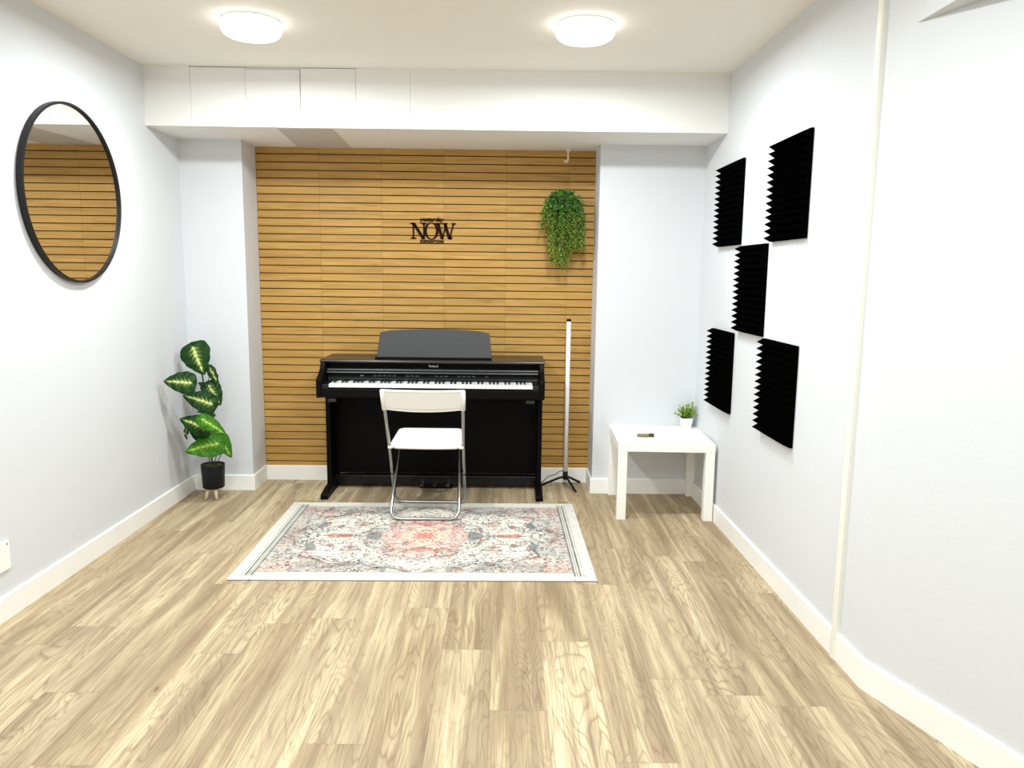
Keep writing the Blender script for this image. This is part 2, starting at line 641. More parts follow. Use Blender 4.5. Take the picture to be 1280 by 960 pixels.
# ------------------------------------------------------------------ acoustic foam
def foam_panel(name, label, y0, z0, wy=0.395, hz=0.437, n=14):
    t = tag(bpy.data.objects.new(name, None), label, "acoustic panel", "black foam panels on the right wall")
    bpy.data.objects.remove(t)
    bm = bmesh.new()
    b, tip = 0.012, 0.048
    sy, sz = wy / n, hz / n
    grid = [[bm.verts.new((-b, i * sy, j * sz)) for j in range(n + 1)] for i in range(n + 1)]
    for i in range(n):
        for j in range(n):
            c = bm.verts.new((-tip, (i + .5) * sy, (j + .5) * sz))
            q = [grid[i][j], grid[i + 1][j], grid[i + 1][j + 1], grid[i][j + 1]]
            for k in range(4):
                bm.faces.new([q[k], q[(k + 1) % 4], c])
    ed = [grid[i][0] for i in range(n + 1)] + [grid[n][j] for j in range(1, n + 1)] + \
         [grid[i][n] for i in range(n - 1, -1, -1)] + [grid[0][j] for j in range(n - 1, 0, -1)]
    lo = [bm.verts.new((0, v.co.y, v.co.z)) for v in ed]
    m = len(ed)
    for k in range(m):
        bm.faces.new([ed[k], ed[(k + 1) % m], lo[(k + 1) % m], lo[k]])
    bm.faces.new(lo[::-1])
    o = link(name, bm, M['foam'], None, False, (XR(y0) - 0.0005, y0, z0), -math.atan(AR) * 1.0)
    tag(o, label, "acoustic panel", "black foam panels on the right wall")
    return o


foam_panel("acoustic_panel", "black pyramid foam panel of the upper pair, the one farther back beside the beam", 4.018, 1.560, 0.395)
foam_panel("acoustic_panel", "black pyramid foam panel of the upper pair, nearest the viewer and highest up", 3.172, 1.555, 0.402)
foam_panel("acoustic_panel", "black pyramid foam panel alone in the middle row, touching the corners of the other four", 3.612, 1.114, 0.380)
foam_panel("acoustic_panel", "black pyramid foam panel of the lower pair, just above the small white side table", 4.046, 0.660, 0.390)
foam_panel("acoustic_panel", "black pyramid foam panel of the lower pair, nearer the viewer and lowest on the wall", 3.181, 0.672, 0.402)

# ------------------------------------------------------------------ piano
t = thing("digital_piano", "black upright digital piano standing against the wooden slat wall", "piano", (-0.447, 4.78, 0))
PW = 0.683         # half width
OY = 4.78
Y = lambda y: y - OY
piano = t
# side panels with the curved cheek
for s in (-1, 1):
    bm = bmesh.new()
    prof = [(Y(4.515), 0.648), (Y(4.515), 0.750), (Y(4.520), 0.762), (Y(4.545), 0.771), (Y(4.580), 0.785), (Y(4.610), 0.806), (Y(4.632), 0.832), (Y(4.640), 0.848),
            (Y(4.99), 0.848), (Y(4.99), 0.648)]
    x0, x1 = (s * PW, s * (PW - 0.030))
    prism(bm, prof, 0, min(x0, x1), max(x0, x1), 0.002)
    link("cheek", bm, M['black'], t)
    bm = bmesh.new()
    x0, x1 = (s * (PW - 0.002), s * (PW - 0.030))
    box(bm, min(x0, x1), max(x0, x1), Y(4.735), Y(4.985), 0.03, 0.650, 0.002)
    link("side_panel", bm, M['black'], t)
    bm = bmesh.new()
    x0, x1 = (s * (PW + 0.004), s * (PW - 0.040))
    prism(bm, [(Y(4.575), 0), (Y(4.575), 0.026), (Y(4.585), 0.034), (Y(4.72), 0.052), (Y(4.99), 0.052), (Y(4.99), 0)], 0, min(x0, x1), max(x0, x1), 0.002)
    link("foot", bm, M['black'], t)
    # small fixing block under the key bed
    bm = bmesh.new()
    xc = s * (PW - 0.085)
    tube(bm, [(xc - s * 0.026, Y(4.56), 0.632), (xc + s * 0.026, Y(4.56), 0.632)], 0.017, 14)
    link("bracket", bm, plain("bracket_brown", (0.03, 0.022, 0.02), 0.4), t, True)
bm = bmesh.new()
box(bm, -PW + .03, PW - .03, Y(4.520), Y(4.985), 0.649, 0.700, 0.003, 2)
link("key_bed", bm, M['black'], t)
bm = bmesh.new()
prism(bm, [(Y(4.645), 0.846), (Y(4.640), 0.850), (Y(4.640), 0.859), (Y(4.648), 0.864), (Y(4.992), 0.864), (Y(4.992), 0.846)], 0, -PW - 0.006, PW + 0.006, 0.002)
link("lid", bm, plain("dark_walnut_black", (0.022, 0.016, 0.015), 0.3, vary=0.3), t)
# upper front board + rolled key cover steps + control strip
bm = bmesh.new()
box(bm, -PW + .03, PW - .03, Y(4.700), Y(4.715), 0.775, 0.847, 0.001)
link("front_board", bm, M['black'], t)
bm = bmesh.new()
prism(bm, [(Y(4.665), 0.795), (Y(4.665), 0.803), (Y(4.670), 0.806), (Y(4.702), 0.806), (Y(4.702), 0.795)], 0, -PW + .034, PW - .034, 0.001)
prism(bm, [(Y(4.655), 0.780), (Y(4.655), 0.787), (Y(4.660), 0.790), (Y(4.702), 0.790), (Y(4.702), 0.780)], 0, -PW + .034, PW - .034, 0.001)
link("key_cover", bm, plain("cover_grey", (0.05, 0.05, 0.052), 0.32, vary=0.1), t)
bm = bmesh.new()
prism(bm, [(Y(4.678), 0.742), (Y(4.698), 0.779), (Y(4.715), 0.779), (Y(4.715), 0.700), (Y(4.678), 0.700)], 0, -PW + .034, PW - .034, 0.001)
cp = link("control_panel", bm, M['panelgrey'], t)
for i, xx in enumerate([-.44, -.36, -.33, -.30, -.27, -.24, -.16, -.13, -.10, .02, .05, .08, .16, .19, .22, .25, .33]):
    bm = bmesh.new()
    box(bm, xx - .010, xx + .010, Y(4.684), Y(4.692), 0.758, 0.766, 0.001)
    link("button", bm, M['greybutton'] if i else plain("light_button", (0.3, 0.3, 0.3), 0.4), cp)
# end blocks beside the keys
for s in (-1, 1):
    bm = bmesh.new()
    x0, x1 = s * (PW - .031), s * 0.6125
    box(bm, min(x0, x1), max(x0, x1), Y(4.528), Y(4.680), 0.699, 0.728, 0.003, 2)
    link("key_block", bm, M['panelgrey'], t)
# keyboard
bm = bmesh.new()
box(bm, -0.6115, 0.6115, Y(4.535), Y(4.685), 0.699, 0.709)
kb = link("keyboard", bm, M['black'], t)
pitch = 1.2225 / 52
wk = bmesh.new()
box(wk, 0.0005, pitch - 0.0005, Y(4.531), Y(4.680), 0.7095, 0.7300, 0.0012)
wme = bpy.data.meshes.new("white_key")
wk.to_mesh(wme)
wk.free()
wme.materials.append(M['ivory'])
bk = bmesh.new()
prism(bk, [(Y(4.583), 0.729), (Y(4.589), 0.7405), (Y(4.680), 0.7420), (Y(4.680), 0.729)], 0, -0.0055, 0.0055, 0.0008)
bme = bpy.data.meshes.new("black_key")
bk.to_mesh(bme)
bk.free()
bme.materials.append(M['blackedge'])
for i in range(52):
    o = bpy.data.objects.new("white_key", wme)
    COL.objects.link(o)
    o.parent = kb
    o.location.x = -0.61125 + i * pitch
    # A0 is the first key; black keys after A C D F G
    if "ABCDEFG"[i % 7] in "ACDFG" and i < 51:
        o = bpy.data.objects.new("black_key", bme)
        COL.objects.link(o)
        o.parent = kb
        o.location.x = -0.61125 + (i + 1) * pitch
        o["label"] = "black key"
# lower case
bm = bmesh.new()
box(bm, -PW + .028, PW - .028, Y(4.900), Y(4.915), 0.090, 0.650)
link("lower_panel", bm, M['black'], t)
bm = bmesh.new()
box(bm, -PW + .028, PW - .028, Y(4.852), Y(4.915), 0.026, 0.084, 0.003, 2)
rail = link("pedal_rail", bm, M['blackedge'], t)
for xx in (-0.084, 0.0, 0.084):
    bm = bmesh.new()
    box(bm, xx - 0.028, xx + 0.028, Y(4.848), Y(4.853), 0.036, 0.062, 0.002)
    link("pedal_plate", bm, M['panelgrey'], rail)
    bm = bmesh.new()
    prism(bm, [(xx - .008, Y(4.852)), (xx - .009, Y(4.80)), (xx - .013, Y(4.775)), (xx - .010, Y(4.758)), (xx + .010, Y(4.758)), (xx + .013, Y(4.775)), (xx + .009, Y(4.80)), (xx + .008, Y(4.852))], 2, 0.040, 0.049, 0.002)
    link("pedal", bm, M['brass'], t)
bm = bmesh.new()
box(bm, -.11, .11, Y(4.83), Y(4.87), 0.010, 0.027, 0.004)
link("pedal_foot", bm, M['black'], rail)
# music rest
bm = bmesh.new()
pts = []
for i in range(13):
    u = -1 + 2 * i / 12
    pts.append((u * 0.336, 0.172 + 0.015 * (1 - u * u)))
outline = [(0.357, 0.0)] + [(0.342, 0.150), (0.339, 0.164)] + pts[::-1][1:-1] + [(-0.339, 0.164), (-0.342, 0.150)] + [(-0.357, 0.0)]
prism(bm, outline, 1, -0.007, 0.007, 0.002)
o = link("music_rest", bm, M['restgrey'], t, False, (0.004, Y(4.725), 0.864))
o.rotation_euler.x = -0.22
bm = bmesh.new()
box(bm, -0.36, 0.36, Y(4.690), Y(4.732), 0.864, 0.876, 0.002)
link("rest_ledge", bm, M['black'], t)


def text_mesh(body, size, extrude, shear=0.0, offset=0.0, spacing=1.0):
    cu = bpy.data.curves.new("lettering", 'FONT')
    cu.body = body
    cu.size = size
    cu.extrude = extrude
    cu.shear = shear
    cu.offset = offset
    cu.space_character = spacing
    cu.align_x = 'CENTER'
    cu.resolution_u = 3
    tmp = bpy.data.objects.new("lettering", cu)
    COL.objects.link(tmp)
    bpy.context.view_layer.update()
    me = bpy.data.meshes.new_from_object(tmp)
    bpy.data.objects.remove(tmp)
    bpy.data.curves.remove(cu)
    me.transform(Matrix.Rotation(PI / 2, 4, 'X'))
    return me


me = text_mesh("Roland", 0.021, 0.0006, 0.05, 0.0005)
o = link_me("logo_lettering", me, M['silver'], t, False, (0.0, Y(4.6988), 0.817))
o["label"] = "small silver maker lettering"

# ------------------------------------------------------------------ folding chair
RZ = 0.0075
ch = thing("folding_chair", "white folding chair with steel tube legs, in front of the piano", "chair", (-0.450, 4.32, RZ))
y_ = lambda y: y - 4.32
rt = 0.0095
# back frame: near the floor at the piano side, leaning up to the backrest
def ln(y0, z0, y1, z1, z):
    return y0 + (y1 - y0) * (z - z0) / (z1 - z0)
FB = (4.500, rt)         # front floor bar
BK = (4.105, 0.755)      # top of the back tubes
pts = [(-0.218, y_(BK[0]), BK[1]), (-0.212, y_(ln(*FB, *BK, 0.40)), 0.40), (-0.212, y_(FB[0]), FB[1]), (0.212, y_(FB[0]), FB[1]), (0.212, y_(ln(*FB, *BK, 0.40)), 0.40), (0.218, y_(BK[0]), BK[1])]
pp = [Vector(pts[0]), Vector(pts[1])] + fillet([pts[1], pts[2], pts[3], pts[4]], 0.06, 7)[1:-1] + [Vector(pts[4]), Vector(pts[5])]
bm = bmesh.new()
tube(bm, pp, rt, 12)
link("back_frame", bm, M['chrome'], ch, True)
# rear leg frame: floor bar near the viewer, rising forward under the seat
RB = (4.172, rt)
ST = (4.545, 0.412)
pts = [(-0.178, y_(ST[0]), ST[1]), (-0.195, y_(RB[0]), RB[1]), (0.195, y_(RB[0]), RB[1]), (0.178, y_(ST[0]), ST[1])]
bm = bmesh.new()
tube(bm, fillet(pts, 0.06, 7), rt, 12)
link("rear_leg_frame", bm, M['chrome'], ch, True)
# pivots where the frames cross
yc = 4.33
for s in (-1, 1):
    bm = bmesh.new()
    zc = 0.19
    tube(bm, [(s * 0.184, y_(ln(*FB, *BK, 0.215)), 0.215), (s * 0.222, y_(ln(*FB, *BK, 0.215)), 0.215)], 0.010, 12)
    link("pivot", bm, M['blackmetal'], ch, True)


def sheet(nu, nv, fn, th):
    """closed thin sheet; fn(u,v)->(pos, normal)"""
    bm = bmesh.new()
    T, B = [], []
    for i in range(nu + 1):
        T.append([])
        B.append([])
        for j in range(nv + 1):
            p, nn = fn(i / nu, j / nv)
            p, nn = Vector(p), Vector(nn).normalized()
            T[-1].append(bm.verts.new(p + nn * th / 2))
            B[-1].append(bm.verts.new(p - nn * th / 2))
    for i in range(nu):
        for j in range(nv):
            bm.faces.new([T[i][j], T[i + 1][j], T[i + 1][j + 1], T[i][j + 1]])
            bm.faces.new([B[i][j], B[i][j + 1], B[i + 1][j + 1], B[i + 1][j]])
    for i in range(nu):
        bm.faces.new([T[i][0], B[i][0], B[i + 1][0], T[i + 1][0]])
        bm.faces.new([T[i][nv], T[i + 1][nv], B[i + 1][nv], B[i][nv]])
    for j in range(nv):
        bm.faces.new([T[0][j], T[0][j + 1], B[0][j + 1], B[0][j]])
        bm.faces.new([T[nu][j], B[nu][j], B[nu][j + 1], T[nu][j + 1]])
    return bm


def seat_fn(u, v):
    # v 0 = rear edge (viewer side), 1 = front edge (piano side)
    yy = 4.262 + 0.340 * v
    hw = 0.208 - 0.014 * v
    r = 0.045
    # rounded corners
    d0, d1 = 0.340 * v, 0.340 * (1 - v)
    rr = 0.0
    for d in (d0, d1):
        if d < r:
            rr = max(rr, r - math.sqrt(max(0, r * r - (r - d) ** 2)))
    x = (2 * u - 1) * (hw - rr * 0.8)
    z = 0.405 + 0.035 * v - 0.008 * math.sin(PI * v) * (1 - (2 * u - 1) ** 2)
    # rear lip bows down
    z -= 0.006 * max(0, 1 - v / 0.1) ** 2
    yy -= 0.010 * (1 - (2 * u - 1) ** 2) * max(0, 1 - v / 0.25)
    return (x, y_(yy), z), (0, -0.1, 1)


bm = sheet(24, 24, seat_fn, 0.013)
link("seat", bm, M['chairwhite'], ch, True)
for s in (-1, 1):
    bm = bmesh.new()
    tube(bm, [(s * 0.190, y_(4.258), 0.403), (s * 0.214, y_(4.258), 0.403)], 0.0085, 12)
    link("seat_hinge", bm, M['chairwhite'], ch, True)

TL = math.atan2(FB[0] - BK[0], BK[1] - FB[1])


def back_pos(u, w, extra=0.0):
    """u -1..1 across, w height along the tube from the backrest's lower edge (m)"""
    z = 0.640 + w * math.cos(TL)
    yy = ln(*FB, *BK, z) - 0.022 - 0.0 * u
    bow = 0.028 * (1 - u * u)
    return (u * 0.2225, y_(yy - bow - extra + 0.020), z - 0.010 * (1 - u * u) * (1 if w < 0.02 else 0))


def back_fn(a, b):
    u = 2 * a - 1
    p = back_pos(u, 0.130 * b)
    return p, (0.25 * u, -1, -0.45)


bm = sheet(28, 6, back_fn, 0.006)
link("backrest", bm, M['chairwhite'], ch, True)
# raised rim round the backrest
bm = bmesh.new()
N = 24
loop = [back_pos(-1 + 2 * i / N, 0.127) for i in range(N + 1)]
tube(bm, loop, 0.0075, 10)
loop = [back_pos(-1 + 2 * i / N, 0.004) for i in range(N + 1)]
tube(bm, loop, 0.0050, 10)
link("backrest_rim", bm, M['chairwhite'], ch, True)
for s in (-1, 1):
    bm = bmesh.new()
    tube(bm, [back_pos(s * 0.975, 0.0), back_pos(s * 0.985, 0.065), back_pos(s * 0.985, 0.128)], 0.0135, 14)
    link("backrest_sleeve", bm, M['chairwhite'], ch, True)

# ------------------------------------------------------------------ rug
def paint_rug(nx, ny, LX, LY):
    """returns (ny,nx,3) linear colours; u across, v away from viewer"""
    rs = np.random.RandomState(11)
    u = np.linspace(-LX / 2, LX / 2, nx)[None, :] * np.ones((ny, 1))
    v = np.linspace(-LY / 2, LY / 2, ny)[:, None] * np.ones((1, nx))
    au, av = np.abs(u), np.abs(v)
    C = lambda r, g, b: np.array(lin(r, g, b)) * 0.72
    cream, slate, dark = C(246, 241, 228), C(122, 132, 136), C(66, 66, 72)
    terra, pink, orange, gold, teal = C(186, 100, 84), C(226, 178, 166), C(205, 122, 74), C(212, 190, 140), C(96, 116, 118)
    img = np.ones((ny, nx, 3)) * cream

    def blend(mask, col):
        nonlocal img
        m = np.clip(mask, 0, 1)[..., None]
        img = img * (1 - m) + col * m

    def smooth(a, b, x):
        tt = np.clip((x - a) / (b - a), 0, 1)
        return tt * tt * (3 - 2 * tt)

    def nz(sc, seed):
        r2 = np.random.RandomState(seed)
        out = np.zeros_like(u)
        for k in range(9):
            a = r2.uniform(0, 2 * PI)
            fq = sc * r2.uniform(.5, 2.2)
            out += np.sin(fq * (u * math.cos(a) + v * math.sin(a)) + r2.uniform(0, 9)) / 9
        return out

    HX, HY = 0.745, 0.500        # inner field
    infield = (au < HX) & (av < HY)
    th = np.arctan2(av / HY, au / HX)
    rr = np.sqrt((au / HX) ** 2 + (av / HY) ** 2)
    # lobed field outline; outside it are the slate / terracotta corners
    lob = 0.93 + 0.05 * np.cos(8 * th) + 0.03 * np.cos(20 * th)
    out = smooth(lob - 0.02, lob + 0.02, rr) * infield
    corner = np.exp(-(((au - HX) / 0.20) ** 2 + ((av - HY) / 0.16) ** 2))
    worn = 0.62 + 0.55 * nz(22, 3)
    blend(out * np.clip(worn, .25, .9) * 0.5, slate)
    blend(out * corner * np.clip(0.75 + 0.6 * nz(50, 4), 0, 1) * 0.6, C(222, 164, 136))
    # slate cloud bands in the middle of the long sides
    band = np.exp(-((av - 0.43) / 0.055) ** 2) * smooth(0.05, 0.2, au) * smooth(.68, .45, au) * infield
    blend(band * np.clip(.55 + .9 * nz(40, 8), 0, 1) * 0.62, teal)
    side = np.exp(-((au - 0.70) / 0.05) ** 2) * np.exp(-(av / 0.10) ** 2)
    blend(side * np.clip(.7 + .8 * nz(45, 9), 0, 1) * 0.8, teal)

    def outline(rad, w, col, a=1.0):
        blend(np.exp(-((rad) / w) ** 2) * a * np.clip(.75 + .7 * nz(30, 21), .15, 1), col)
    outline((rr - lob), 0.015, dark, 0.95)
    outline((rr - lob + 0.05), 0.009, slate, 0.9)
    rr2 = np.sqrt((au / .62) ** 2 + (av / .40) ** 2)
    outline(rr2 - (.9 + .07 * np.cos(6 * th) + .05 * np.cos(14 * th)), .010, dark, .55)
    # medallion
    def lobed(ax, ay, n1, a1, n2, a2):
        t2 = np.arctan2(av / ay, au / ax)
        return np.sqrt((au / ax) ** 2 + (av / ay) ** 2) / (1 + a1 * np.cos(n1 * t2) + a2 * np.cos(n2 * t2))
    m3 = lobed(.315, .315, 4, .06, 12, .05)
    blend((m3 < 1) * .35 * np.clip(.6 + .8 * nz(60, 31), 0, 1), slate)
    outline(m3 - 1, .03, dark, .75)
    m2 = lobed(.225, .265, 8, .05, 16, .03)
    blend((m2 < 1) * np.clip(.75 + .5 * nz(55, 32), .2, 1) * .62, C(238, 198, 186))
    outline(m2 - 1, .03, terra, .6)
    m1 = lobed(.13, .15, 8, .08, 16, .04)
    blend((m1 < 1) * .8, C(246, 220, 196))
    outline(m1 - 1, .04, terra, .5)
    m0 = lobed(.045, .05, 8, .15, 4, 0)
    blend((m0 < 1) * .8, C(224, 110, 86))
    # pendants
    def pend(cx, cy, ax, ay, col, edge):
        d = np.abs(au - cx) / ax + np.abs(av - cy) / ay + .35 * np.sin(60 * au) * np.sin(60 * av)
        blend(smooth(1.05, .85, d) * .85, col)
        outline(d - 1, .16, edge, .6)
    pend(.45, 0, .075, .042, orange, terra)
    pend(.27, 0, .05, .06, slate, dark)
    pend(.0, .205, .085, .04, C(214, 140, 132), terra)
    pend(.36, .20, .045, .055, C(226, 196, 176), terra)
    pend(.57, .16, .03, .07, slate, dark)
    pend(.47, .145, .02, .03, terra, dark)
    # central axis line
    blend((av < .003) * smooth(.33, .36, au) * smooth(.64, .62, au) * .6, slate)

    # many small leaves, buds and curls, mirrored on both axes
    du, dv = LX / (nx - 1), LY / (ny - 1)

    def stamp(cu_, cv_, a, b, ang, col, al):
        for sx in (-1, 1):
            for sy in (-1, 1):
                if rs.rand() < 0.12:
                    continue
                jx, jy = rs.normal(0, .002, 2)
                x0, y0 = sx * cu_ + jx, sy * cv_ + jy
                R_ = max(a, b) * 1.3
                i0, i1 = int((x0 - R_ + LX / 2) / du), int((x0 + R_ + LX / 2) / du) + 2
                j0, j1 = int((y0 - R_ + LY / 2) / dv), int((y0 + R_ + LY / 2) / dv) + 2
                i0, j0 = max(i0, 0), max(j0, 0)
                if i0 >= nx or j0 >= ny or i1 < 0 or j1 < 0:
                    continue
                uu, vv = u[j0:j1, i0:i1] - x0, v[j0:j1, i0:i1] - y0
                an = ang * sx * sy
                p = uu * math.cos(an) + vv * math.sin(an)
                q = -uu * math.sin(an) + vv * math.cos(an)
                d = (p / a) ** 2 + (q / b) ** 2
                mm = (np.clip((1.25 - d) / .5, 0, 1) * al)[..., None]
                img[j0:j1, i0:i1] = img[j0:j1, i0:i1] * (1 - mm) + col * mm
    for k in range(1500):
        x0, y0 = rs.uniform(0, HX), rs.uniform(0, HY)
        r0 = math.hypot(x0 / HX, y0 / HY)
        inm2 = (x0 / .225) ** 2 + (y0 / .265) ** 2 < 1
        if inm2:
            col = [terra, C(216, 120, 100), gold, C(232, 160, 150), slate][rs.randint(5)]
        elif r0 > .93:
            col = [dark, slate, terra, cream, orange, teal, C(214, 150, 130)][rs.randint(7)]
        else:
            col = [dark, slate, teal, slate, terra, gold, C(224, 190, 176), dark, slate][rs.randint(9)]
        a = rs.uniform(.004, .012)
        stamp(x0, y0, a, a * rs.uniform(.25, .6), rs.uniform(0, PI), col, rs.uniform(.6, 1.0))
    # curling tendrils
    for k in range(120):
        x0, y0 = rs.uniform(.02, HX), rs.uniform(.02, HY)
        R0 = rs.uniform(.015, .04)
        a0 = rs.uniform(0, 2 * PI)
        col = [dark, slate, terra, teal][rs.randint(4)] if x0 > .22 else [terra, slate][rs.randint(2)]
        for q in range(12):
            an = a0 + q * .32
            r1 = R0 * (1 - q * .05)
            stamp(x0 + r1 * math.cos(an), y0 + r1 * math.sin(an), .0052, .0027, an + PI / 2, col, .9)
    # border: guard lines on the short sides, paler lines on the long sides
    edge = ~infield
    blend(edge * 1.0, C(243, 239, 228))
    for pos, w, al, c_ in ((.748, .0046, .95, C(30, 30, 34)), (.761, .0034, .8, slate), (.775, .0046, .95, C(30, 30, 34)), (.790, .0028, .6, slate)):
        blend(np.exp(-((au - pos) / w) ** 2) * (av < .545) * al, c_)
    for pos, w, al, c_ in ((.502, .0036, .7, slate), (.515, .003, .5, slate)):
        blend(np.exp(-((av - pos) / w) ** 2) * (au < .775) * al, c_)
    for k in range(420):
        if rs.rand() < .5:
            x0, y0 = rs.uniform(.78, .84), rs.uniform(0, .59)
        else:
            x0, y0 = rs.uniform(0, .84), rs.uniform(.52, .59)
        a = rs.uniform(.002, .006)
        stamp(x0, y0, a, a * .5, rs.uniform(0, PI), [slate, dark, C(200, 190, 175)][rs.randint(3)], rs.uniform(.15, .6))
    # general wear of the print
    wear = np.clip(.10 + .35 * nz(35, 77), 0, .4)
    blend(wear * .7, cream)
    fine = rs.normal(0, .035, (ny, nx))[..., None]
    img = np.clip(img * (1 + fine), 0.005, .95)
    return img


NX, NY, LX, LY = 560, 396, 1.690, 1.182
img = paint_rug(NX, NY, LX, LY)
xs = np.linspace(-LX / 2, LX / 2, NX)
ys = np.linspace(-LY / 2, LY / 2, NY)
V = np.zeros((NY, NX, 3))
V[..., 0] = xs[None, :]
V[..., 1] = ys[:, None]
V[..., 2] = 0.0070
wob = RNG.normal(0, 0.0016, NY)
V[:, 0, 0] += wob
V[:, -1, 0] += RNG.normal(0, 0.0010, NY)
top = V.reshape(-1, 3)
idx = np.arange(NX * NY).reshape(NY, NX)
quads = np.stack([idx[:-1, :-1], idx[:-1, 1:], idx[1:, 1:], idx[1:, :-1]], -1).reshape(-1, 4)
loop_i = np.concatenate([idx[0, :], idx[1:, -1], idx[-1, -2::-1], idx[-2:0:-1, 0]])
low = top[loop_i].copy()
low[:, 2] = 0.0004
nb = len(top)
li = nb + np.arange(len(loop_i))
side = np.stack([loop_i, li, np.roll(li, -1), np.roll(loop_i, -1)], -1)
verts = np.concatenate([top, low])
faces = np.concatenate([quads, side])
colr = np.concatenate([img.reshape(-1, 3), np.ones((len(low), 3)) * np.array(lin(70, 58, 46))])
me = bpy.data.meshes.new("area_rug")
me.vertices.add(len(verts))
me.vertices.foreach_set("co", verts.astype(np.float32).ravel())
me.loops.add(len(faces) * 4)
me.loops.foreach_set("vertex_index", faces.astype(np.int32).ravel())
me.polygons.add(len(faces))
me.polygons.foreach_set("loop_start", (np.arange(len(faces)) * 4).astype(np.int32))
me.update(calc_edges=True)
at = me.color_attributes.new("Col", 'FLOAT_COLOR', 'POINT')
at.data.foreach_set("color", np.concatenate([colr, np.ones((len(colr), 1))], 1).astype(np.float32).ravel())
o = link_me("area_rug", me, M['rug'], None, False, (-0.421, 3.9175, 0.0), 0.0125)
tag(o, "cream rug with faded red and slate medallion pattern, flat on the wood floor", "rug")

# ------------------------------------------------------------------ side table
tb = thing("side_table", "small square white side table in the right corner", "side table", (0.6467, 4.2417, 0), -0.0324)
W = 0.55
bm = bmesh.new()
box(bm, 0, W, 0, W, 0.402, 0.450, 0.0015)
link("tabletop", bm, M['tablewhite'], tb)
lw = 0.052
for (x0, y0) in ((0.001, 0.001), (W - lw - .001, 0.001), (0.001, W - lw - .001), (W - lw - .001, W - lw - .001)):
    bm = bmesh.new()
    box(bm, x0, x0 + lw, y0, y0 + lw, 0, 0.4018, 0.0012)
    link("leg", bm, M['tablewhite'], tb)


def set_cols(me, fn):
    at = me.color_attributes.new("Col", 'FLOAT_COLOR', 'POINT')
    for i, v in enumerate(me.vertices):
        c = fn(i, v)
        at.data[i].color = (c[0], c[1], c[2], 1)


def leaflets(name, specs, mat, parent):
    """specs: list of (base, direction, normal, length, width, colour); each a folded pointed leaf"""
    vs, fs, cs = [], [], []
    for b, d, nn, L, Wd, c in specs:
        b, d, nn = Vector(b), Vector(d).normalized(), Vector(nn)
        sd = d.cross(nn)
        if sd.length < 1e-4:
            sd = d.cross(Vector((0.3, 0.8, 0.2)))
        sd.normalize()
        nn = sd.cross(d).normalized()
        i = len(vs)
        vs += [b, b + d * L * .35 + sd * Wd * .5 - nn * L * .02, b + d * L * .7 + sd * Wd * .38 - nn * L * .08, b + d * L - nn * L * .18,
               b + d * L * .7 - sd * Wd * .38 - nn * L * .08, b + d * L * .35 - sd * Wd * .5 - nn * L * .02, b + d * L * .5 + nn * L * .06]
        for a in range(6):
            fs.append((i + a, i + (a + 1) % 6, i + 6))
        cs += [c] * 6 + [tuple(min(1, q * 1.25) for q in c)]
    me = bpy.data.meshes.new(name)
    me.from_pydata([tuple(v) for v in vs], [], fs)
    set_cols(me, lambda i, v: cs[i])
    return link_me(name, me, mat, parent)


# small potted plant on the table
pp_ = thing("potted_plant", "small green plant in a tapered white pot on the side table", "potted plant", (1.140, 4.722, 0.4505))
bm = bmesh.new()
bt, tp, ph = 0.0285, 0.0375, 0.062
def sq(h, z, r=0.008):
    o_ = []
    for sx, sy in ((1, 1), (-1, 1), (-1, -1), (1, -1)):
        a0 = math.atan2(sy, sx) - PI / 4
        for q in range(5):
            a = a0 + PI / 2 * q / 4
            o_.append((sx * (h - r) + r * math.cos(a), sy * (h - r) + r * math.sin(a), z))
    return o_
rings = [[bm.verts.new(p) for p in sq(h, z)] for h, z in ((bt, 0), (tp, ph), (tp - .004, ph), (tp - .0055, ph - .012))]
n = len(rings[0])
for i in range(3):
    for k in range(n):
        bm.faces.new([rings[i][k], rings[i][(k + 1) % n], rings[i + 1][(k + 1) % n], rings[i + 1][k]])
bm.faces.new(rings[0][::-1])
link("pot", bm, M['whitepot'], pp_)
bm = bmesh.new()
bm.faces.new([bm.verts.new(p) for p in sq(tp - .005, ph - .008)])
link("soil", bm, M['soil'], pp_)
sp_, bmst = [], bmesh.new()
rr = random.Random(3)
for k in range(46):
    a, e = rr.uniform(0, 2 * PI), rr.uniform(0.25, 1.45)
    L = rr.uniform(.055, .105)
    tip = Vector((math.cos(a) * math.cos(e) * L * .75, math.sin(a) * math.cos(e) * L * .6, math.sin(e) * L))
    b0 = Vector((rr.uniform(-.018, .018), rr.uniform(-.018, .018), ph - .010))
    p1 = b0 + Vector((0, 0, .012))
    pe = b0 + tip
    if pe.x > 0.054:
        pe.x = 0.054
    if pe.y > 0.050:
        pe.y = 0.050
    tube(bmst, [b0, p1.lerp(pe, .4) + Vector((0, 0, .006)), pe], 0.0009, 4, False)
    for q in range(9):
        f = .25 + .75 * q / 8
        p = b0.lerp(pe, f) + Vector((0, 0, .006 * math.sin(PI * f)))
        dv_ = Vector((rr.uniform(-1, 1), rr.uniform(-1, 1), rr.uniform(-.1, 1)))
        g = rr.random()
        c = lin(52 + 125 * g, 98 + 100 * g, 18 + 62 * g)
        sp_.append((p, dv_, Vector((rr.uniform(-.5, .5), -.6, 1)), rr.uniform(.012, .020), rr.uniform(.007, .011), c))
link("stems", bmst, M['stem'], pp_)
leaflets("foliage", sp_, M['leaf2'], pp_)

